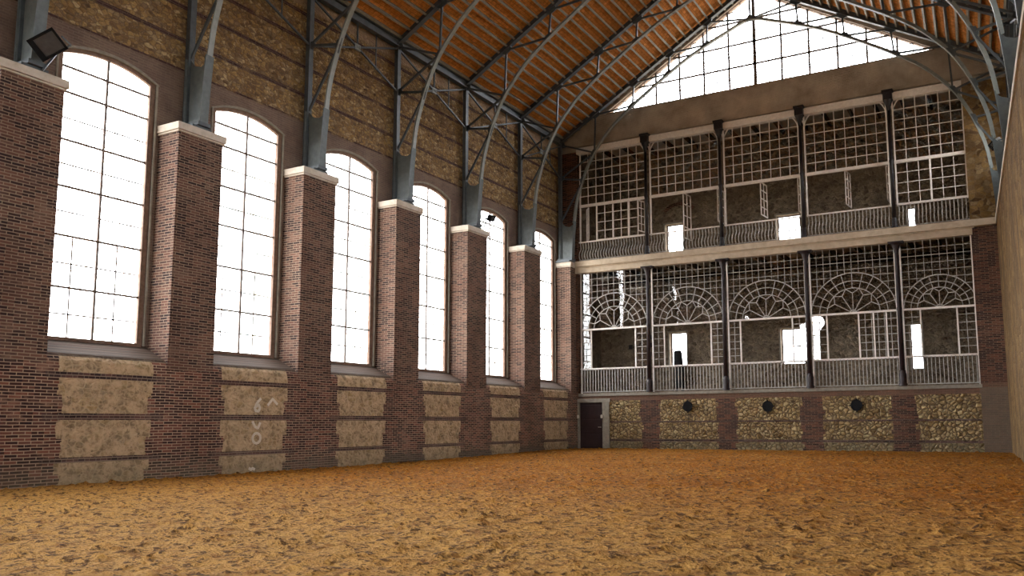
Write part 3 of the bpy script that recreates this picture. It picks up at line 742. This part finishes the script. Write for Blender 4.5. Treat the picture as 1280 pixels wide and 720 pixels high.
# glazed screens
def grid(m, x0, x1, z0, z1, nx, nz, y, w=.025, skip=None, edge=True):
    for i in range(0 if edge else 1, nx+1 if edge else nx):
        x = x0+(x1-x0)*i/nx; m.box(x-w/2, x+w/2, y-.02, y+.02, z0, z1)
    for j in range(0 if edge else 1, nz+1 if edge else nz):
        z = z0+(z1-z0)*j/nz; m.box(x0, x1, y-.018, y+.018, z-w/2, z+w/2)
GY = L+.10
def sash(parent, hx, z0, z1, w, ang, nx=2, nz=4):
    """casement hinged at hx, swung by ang into the gallery"""
    m = MB(); t = .05
    def bx(u0, u1, za, zb_):
        c, s_ = math.cos(ang), math.sin(ang)
        pts = []
        for z in (za, zb_):
            for u, v in ((u0, -.018), (u1, -.018), (u1, .018), (u0, .018)): pts.append((hx+u*c-v*s_, GY+.03+u*s_+v*c, z))
        m.hexa(pts)
    bx(0, t, z0, z1); bx(w-t, w, z0, z1); bx(0, w, z0, z0+t); bx(0, w, z1-t, z1)
    for i in range(1, nx): bx(w*i/nx-.015, w*i/nx+.015, z0, z1)
    for j in range(1, nz): bx(0, w, z0+(z1-z0)*j/nz-.015, z0+(z1-z0)*j/nz+.015)
    return m.build('open_sash', 'white', parent)
def upper_screen(bi, xa, xb):
    r = thing('glazed_screen', ((xa+xb)/2, GY, 9.24), 'white gridded window screen of the upper gallery ' + BN[bi], 'window screen', 'upper gallery screens')
    if bi > 0: xa += .13
    if bi < 4: xb -= .13
    nx = 8 if bi < 4 else 6
    m = MB(); grid(m, xa, xb, 12.13, 14.78, nx, 6, GY)
    m.build('upper_grid', 'white', r)
    f = MB(); f.box(xa-.04, xb+.04, GY-.05, GY+.05, 12.02, 12.15)
    for x in (xa, xb): f.box(x-.03, x+.03, GY-.04, GY+.04, 10.2, 14.78)
    # curved corner brackets beside the column heads
    for x, s in ((xa, -1), (xb, 1)):
        if (bi == 0 and s < 0) or (bi == 4 and s > 0): continue
        f.strip([(x+s*.0, 14.15), (x+s*.01, 14.35), (x+s*.05, 14.5), (x+s*.09, 14.6)], .04, GY-.03, GY+.03)
        f.strip([(x-s*.0, 14.15), (x-s*.04, 14.45), (x-s*.14, 14.65), (x-s*.25, 14.78)], .04, GY-.03, GY+.03)
    f.build('frame', 'white', r)
    g = MB(); g.add([(xa, GY, 12.13), (xb, GY, 12.13), (xb, GY, 14.78), (xa, GY, 14.78)], [(0,1,2,3)]); g.build('glass', 'oldglass', r, recalc=False)
    if bi == 0:
        m = MB(); grid(m, xa+.90, xb-.42, 10.3, 12.05, 5, 4, GY); 
        for q in (.9, 1.78, 2.6): m.box(xa+q-.03, xa+q+.03, GY-.03, GY+.03, 10.22, 12.05)
        m.box(xa+.9, xb, GY-.03, GY+.03, 10.24, 10.3); m.build('lower_grid', 'white', r)
        sash(r, xa+.45, 10.35, 12.0, .5, PI*.72); sash(r, xb-.42, 10.5, 12.05, .8, PI*.42, 3, 4)
    elif bi == 4:
        m = MB(); grid(m, xa, xb, 10.3, 12.05, 6, 4, GY); m.box((xa+xb)/2-.035, (xa+xb)/2+.035, GY-.04, GY+.04, 10.25, 12.05); m.build('lower_grid', 'white', r)
    else:
        sash(r, (xa+xb)/2-.08, 10.55 if bi != 1 else 9.9, 12.1, .85, PI*.47, 2, 4); sash(r, xb-.12, 10.5, 12.08, .85, PI*.47, 2, 4)
def lower_screen(bi, xa, xb):
    r = thing('glazed_screen', ((xa+xb)/2, GY, 2.74), 'fanlight window screen of the lower gallery ' + BN[bi], 'window screen', 'lower gallery screens')
    if bi > 0: xa += .11
    if bi < 4: xb -= .11
    xc = (xa+xb)/2; R = (xb-xa)/2 - (.0 if bi < 4 else -.02); R = min(R, 1.73); zt = 5.85
    if bi == 4: xc += .06
    R2, R3 = R*.80, R*.62
    m = MB(); w = .021
    nx = 12 if bi < 4 else 9
    for i in range(nx+1):
        x = xa+(xb-xa)*i/nx; d = abs(x-xc); zb_ = zt + (math.sqrt(R*R-d*d) if d < R else 0)
        if zb_ < 8.64: m.box(x-w/2, x+w/2, GY-.018, GY+.018, zb_, 8.66)
    nz = 9
    for j in range(1, nz+1):
        z = zt + (8.66-zt)*j/nz
        if z < zt+R:
            h = math.sqrt(max(R*R-(z-zt)**2, 0))
            for a, b in ((xa, xc-h), (xc+h, xb)):
                if b-a > .03: m.box(a, b, GY-.016, GY+.016, z-w/2, z+w/2)
        else: m.box(xa, xb, GY-.016, GY+.016, z-w/2, z+w/2)
    m.build('square_grid', 'rail', r)
    f = MB()
    for rr, ww in ((R, .038), (R2, .03), (R3, .03)):
        f.strip([(xc+rr*math.cos(PI*i/28), zt+rr*math.sin(PI*i/28)) for i in range(29)], ww, GY-.02, GY+.02)
    n = 12
    for i in range(1, n):
        a = PI*i/n; f.bar((xc+R3*math.cos(a), GY, zt+R3*math.sin(a)), (xc+R*math.cos(a), GY, zt+R*math.sin(a)), .03, .026, up=(0, 1, 0))
    # petals of the inner fan
    for i in range(0, 7):
        a = PI*(i+.5)/7 if False else PI*(i)/6
        tip = R3*.80
        if 0 < i < 6: f.bar((xc, GY, zt), (xc+tip*math.cos(a), GY, zt+tip*math.sin(a)), .03, .028, up=(0, 1, 0))
        for s in (-1, 1):
            a2 = a + s*PI/12
            if 0 <= a2 <= PI and 0 < i < 6: f.bar((xc+tip*math.cos(a), GY, zt+tip*math.sin(a)), (xc+R3*math.cos(a2), GY, zt+R3*math.sin(a2)), .032, .03, up=(0, 1, 0))
    f.strip([(xc+.14*math.cos(PI*i/8), zt+.14*math.sin(PI*i/8)) for i in range(9)], .035, GY-.02, GY+.02)
    f.build('fanlight', 'rail', r)
    t = MB(); t.box(xa, xb, GY-.035, GY+.035, zt-.04, zt+.04)
    for x in (xa, xb): t.box(x-.03, x+.03, GY-.035, GY+.035, 2.74, 8.66)
    sL, sR = {0: (.54, .66), 1: (.58, .60), 2: (.54, .6), 3: (.63, 1.52), 4: (.65, .66)}[bi]
    for x in (xa+sL, xb-sR): t.box(x-.03, x+.03, GY-.035, GY+.035, 3.92, zt)
    if bi == 3: t.box(xb-.93-.03, xb-.93+.03, GY-.035, GY+.035, 3.92, zt); t.box(xb-.43-.03, xb-.43+.03, GY-.035, GY+.035, 3.92, zt)
    t.box(xa, xb, GY-.03, GY+.03, 3.88, 3.95)
    t.build('frame', 'white', r)
    p = MB(); grid(p, xa, xa+sL, 3.95, zt, 2, 6, GY, .026, edge=False); p.build('side_grid', 'rail', r)
    p = MB(); grid(p, xb-sR, xb, 3.95, zt, 2 if bi != 3 else 6, 6, GY, .026, edge=False); p.build('side_grid', 'rail', r)
    g = MB(); g.add([(xa, GY, zt), (xb, GY, zt), (xb, GY, 8.66), (xa, GY, 8.66)], [(0,1,2,3)])
    for a, b in ((xa, xa+sL), (xb-sR, xb)): g.add([(a, GY, 3.95), (b, GY, 3.95), (b, GY, zt), (a, GY, zt)], [(0,1,2,3)])
    g.build('glass', 'oldglass', r, recalc=False)
for bi, (xa, xb) in enumerate(BAYS): upper_screen(bi, xa, xb); lower_screen(bi, xa, xb)

# ------------------------------------------------------------------ door, vents, fittings
m = MB(); m.box(.04, 1.30, L+.12, L+.18, .05, 2.30); d = struct(m.build('door_1', 'door'), 'dark red-brown door in the corner under the gallery')
m = MB()
for j in range(3): m.box(.14, 1.20, L+.10, L+.125, .22+j*.7, .78+j*.7)
m.build('door_panel', 'door', d, bevel=.01)
m = MB(); m.tube([(1.16, L+.06, 1.12), (1.16, L+.12, 1.12)], .02); m.tube([(1.16, L+.06, 1.12), (1.02, L+.06, 1.12)], .014); m.build('door_handle', 'alum', d)
m = MB(); m.box(1.30, 1.66, L-.05, L+.2, .02, 2.30); m.box(-.03, 1.72, L-.05, L+.2, 2.30, 2.48); m.box(-.04, .03, L-.03, L+.2, .02, 2.3)
m.build('door_surround', 'jamb', d, bevel=.01)
for x, w in ((.03, 'left'), (1.29, 'right')):
    r = thing('door_hook', (x, L-.06, 1.62), 'small white wall fitting on the %s side of the dark door' % w, 'fitting', 'white fittings beside the door')
    MB().lathe([(.03, 1.54), (.055, 1.57), (.055, 1.68), (.02, 1.71)], x, L-.10, 10).build('fitting_body', 'chalk', r, smooth=False)
    q = MB(); q.box(x-.02, x+.02, L-.08, L-.01, 1.58, 1.66); q.build('bracket', 'jamb', r)
for i, (x, z) in enumerate(((5.60, 2.04), (9.24, 2.0), (12.92, 1.99))):
    r = thing('round_vent', (x, L-.02, z), '%s of three round black wall vents under the gallery' % ('leftmost', 'middle', 'rightmost')[i], 'vent', 'round wall vents')
    m = MB(); m.tube([(x, L-.07, z), (x, L+.02, z)], .20, 24); m.build('vent_hole_shade', 'black', r)  # black disc puts the darkness inside the vent hole into colour
    m = MB()
    pts = [(x+0.215*math.cos(2*PI*t/24), L-.06, z+0.215*math.sin(2*PI*t/24)) for t in range(25)]; m.tube(pts, .025, 6, False); m.build('ring', 'black', r)
    for a in (0, 1, 2, 3):
        m = MB(); c_, s_ = math.cos(a*PI/2), math.sin(a*PI/2); m.bar((x+.2*c_, L-.04, z+.2*s_), (x+.29*c_, L-.04, z+.29*s_), .045, .045, up=(0,1,0)); m.build('lug', 'black', r)
    if i == 0:
        m = MB(); m.tube([(x+.02, L-.03, z-.3), (x+.03, L-.03, z-.6), (x+.0, L-.03, z-.95)], .012, 6); m.build('cable', 'black', r)
for i, (x, z, s) in enumerate(((1.70, 5.15, .2), (2.25, 5.2, .22), (2.85, 5.2, .2), (2.83, 5.6, .2))):  # small dark squares set on the rear wall
    m = MB(); m.box(x-s/2, x+s/2, L+D-.04, L+D+.02, z-s/2, z+s/2); m.box(x-s/2-.02, x+s/2+.02, L+D-.05, L+D-.03, z-s/2-.02, z-s/2)
    tag(m.build('wall_dark_square', 'wood'), ('left of three dark squares', 'middle of three dark squares', 'right of three dark squares', 'dark square above the other three')[i] + ' on the lower left gallery rear wall', 'dark_square', 'dark squares on the gallery rear wall')
# dark cloth standing in the left lower gallery window
m = MB(); prof = [(4.14, 3.4), (4.62, 3.4), (4.58, 3.9), (4.56, 4.3), (4.50, 4.6), (4.44, 4.8), (4.20, 4.82), (4.16, 4.4), (4.13, 3.9)]
nv = 14; vs = []; fs = []
for j, z in enumerate([3.0, 3.4, 3.8, 4.1, 4.4, 4.6, 4.75, 4.83]):
    t = j/7; w = .26 - .07*t - (.05 if j == 7 else 0); cx = 4.40 - .06*t
    for k in range(nv):
        a = 2*PI*k/nv; rr = w*(1+.12*math.cos(5*a+j*.4))
        vs.append((cx+rr*math.cos(a), L+D-.35+rr*.5*math.sin(a), z))
for j in range(7):
    for k in range(nv): fs.append((j*nv+k, j*nv+(k+1) % nv, (j+1)*nv+(k+1) % nv, (j+1)*nv+k))
fs += [tuple(range(nv))[::-1], tuple(7*nv+k for k in range(nv))]
m.v, m.f = vs, fs
r = thing('draped_shape', (4.4, L+D-.35, 2.62), 'dark draped shape standing in the bright lower left gallery window', 'draped chair')
m.build('dark_cover', 'cloth', r, smooth=True)
q = MB()
for dx in (-.16, .16):
    for dy in (-.09, .09): q.box(4.4+dx-.02, 4.4+dx+.02, L+D-.35+dy-.02, L+D-.35+dy+.02, 2.62, 3.1)
q.build('leg', 'wood', r)

# floodlights
def floodlight(loc, aim, roll, size, label, foot, body='black'):
    r = thing('floodlight', loc, label, 'floodlight', 'floodlights on the piers')
    w, h, d = size
    z = Vector(aim).normalized(); x = Vector((0, 0, 1)).cross(z).normalized(); y = z.cross(x)
    c, s_ = math.cos(roll), math.sin(roll); x, y = x*c+y*s_, y*c-x*s_
    Lc = Vector(loc)
    T = lambda a, b, e: Lc + x*a + y*b + z*e
    def bx(m, a0, a1, b0, b1, e0, e1, k=1.0):
        m.hexa([T(a0*k, b0*k, e0), T(a1*k, b0*k, e0), T(a1*k, b1*k, e0), T(a0*k, b1*k, e0), T(a0, b0, e1), T(a1, b0, e1), T(a1, b1, e1), T(a0, b1, e1)])
    m = MB(); bx(m, -w/2, w/2, -h/2, h/2, -d/2, d/2, .72)
    for i in range(5): e = -d/2-.02; a = -w*.25 + w*.5*i/4; bx(m, a-.008, a+.008, -h*.3, h*.3, -d/2-.05, -d/2+.02)
    m.build('housing', body, r)
    m = MB()
    for a0, a1, b0, b1 in ((-w/2, w/2, h/2-w*.09, h/2), (-w/2, w/2, -h/2, -h/2+w*.09), (-w/2, -w/2+w*.2, -h/2, h/2), (w/2-w*.07, w/2, -h/2, h/2)): bx(m, a0, a1, b0, b1, d/2-.01, d/2+.03)
    m.build('bezel', 'black', r)
    m = MB(); bx(m, -w/2+.1, w/2-.05, -h/2+.06, h/2-.06, d/2-.0, d/2+.012); m.build('lamp_glass', 'lens', r)
    m = MB()
    for sgn in (-1, 1): m.bar(T(sgn*(w/2+.02), 0, 0), T(sgn*(w/2+.02), -h*.5, -d*.9), .03, .03)
    m.bar(T(-w/2-.02, -h*.5, -d*.9), T(w/2+.02, -h*.5, -d*.9), .04, .03); m.bar(T(0, -h*.5, -d*.9), Vector(foot), .04, .04)
    m.build('bracket', 'steel', r)
floodlight((.32, 10.36, 9.73), (.62, -.45, -.50), math.radians(38), (.62, .52, .26), 'large black floodlight tilted above the capstone at far left', (.0, 10.45, 9.2))
floodlight((.22, yc(4)+.55, 9.72), (.8, -.1, -.55), math.radians(10), (.3, .26, .16), 'small black floodlight beside the fifth truss foot', (-.1, yc(4)+.4, 9.2))
floodlight((xw(33)-.0, 33, 11.1), (-.75, -.2, -.6), 0, (.55, .25, .25), 'small pale floodlight high by the right wall', (xw(33)+.4, 33, 10.9), 'alum')

# whitewash marks on the second bay's stone panels
def stroke(pts, name, label, closed=False):
    m = MB()
    for i in range(len(pts)-1): m.bar((-.052, *pts[i]), (-.052, *pts[i+1]), .012, .075, up=(0, -(pts[i+1][1]-pts[i][1]), pts[i+1][0]-pts[i][0]), ext=.012)
    return tag(m.build(name, 'chalk'), label, 'painted mark', 'white marks on the stone panels')
def ring(cy, cz, a, b, n=12): return [(cy+a*math.cos(2*PI*i/n), cz+b*math.sin(2*PI*i/n)) for i in range(n+1)]
stroke([(17.12, 2.03), (16.99, 1.90), (16.92, 1.76), (16.96, 1.68), (17.06, 1.68), (17.10, 1.77), (17.05, 1.86), (16.96, 1.80)], 'painted_mark', 'white painted numeral 6 on the upper stone panel of the second bay')
stroke([(17.39, 1.85), (17.56, 2.03), (17.74, 1.88)], 'painted_mark', 'white caret stroke right of the numeral 6 on the same panel')
stroke(ring(17.02, .92, .14, .14) , 'painted_mark', 'pale ring at the bottom of the middle stone panel, second bay')
stroke([(16.86, 1.38), (16.95, 1.24), (17.06, 1.20), (17.13, 1.35)], 'painted_mark', 'pale curved smear at the top of the middle stone panel, second bay')
stroke([(16.80, .10), (16.86, .06), (16.92, .09), (16.99, .06)], 'painted_mark', 'small white scribble near the sand below the numeral 6')

# ------------------------------------------------------------------ daylight
SKY = 6.0
w = bpy.data.worlds.new('overcast_sky'); scene.world = w; w.use_nodes = True; nt = w.node_tree; nt.nodes.clear()
o = nt.nodes.new('ShaderNodeOutputWorld'); bg = nt.nodes.new('ShaderNodeBackground'); tc = nt.nodes.new('ShaderNodeTexCoord'); sp = nt.nodes.new('ShaderNodeSeparateXYZ'); cr = nt.nodes.new('ShaderNodeValToRGB')
nt.links.new(tc.outputs['Generated'], sp.inputs[0]); 
mp = nt.nodes.new('ShaderNodeMapRange'); mp.inputs[1].default_value = -1; mp.inputs[2].default_value = 1; nt.links.new(sp.outputs[2], mp.inputs[0])
nt.links.new(mp.outputs[0], cr.inputs[0])
el = cr.color_ramp.elements; el[0].position = .47; el[0].color = (.30, .26, .21, 1); el[1].position = .52; el[1].color = (.97, .985, 1, 1)
nt.links.new(cr.outputs[0], bg.inputs[0]); bg.inputs[1].default_value = SKY; nt.links.new(bg.outputs[0], o.inputs[0])
# ------------------------------------------------------------------ camera
cam = bpy.data.cameras.new('camera'); co = bpy.data.objects.new('camera', cam); C.objects.link(co); scene.camera = co
cam.sensor_fit = 'HORIZONTAL'; cam.sensor_width = 36; cam.lens = 36*1056.106/1280
cam.shift_x = -50.683/1280; cam.shift_y = 41.908/1280; cam.clip_end = 300
yaw, pitch, roll = .4992, .1208, -.0048
f = Vector((-math.sin(yaw)*math.cos(pitch), math.cos(yaw)*math.cos(pitch), math.sin(pitch)))
r_ = Vector((math.cos(yaw), math.sin(yaw), 0)); u_ = r_.cross(f)
R_ = r_*math.cos(roll) + u_*math.sin(roll); U_ = -r_*math.sin(roll) + u_*math.cos(roll)
mw = Matrix((R_, U_, -f)).transposed().to_4x4(); mw.translation = Vector((18.7065, 0, 1.275)); co.matrix_world = mw

vs_ = scene.view_settings
scene.display_settings.display_device = 'sRGB'
vs_.view_transform = 'Standard'; vs_.look = 'None'; vs_.gamma = 1; vs_.use_curve_mapping = False; vs_.exposure = 2.25
cy = scene.cycles
cy.use_denoising = True; cy.max_bounces = 10; cy.diffuse_bounces = 6; cy.glossy_bounces = 3; cy.transparent_max_bounces = 24; cy.sample_clamp_indirect = 12; cy.caustics_reflective = False; cy.caustics_refractive = False
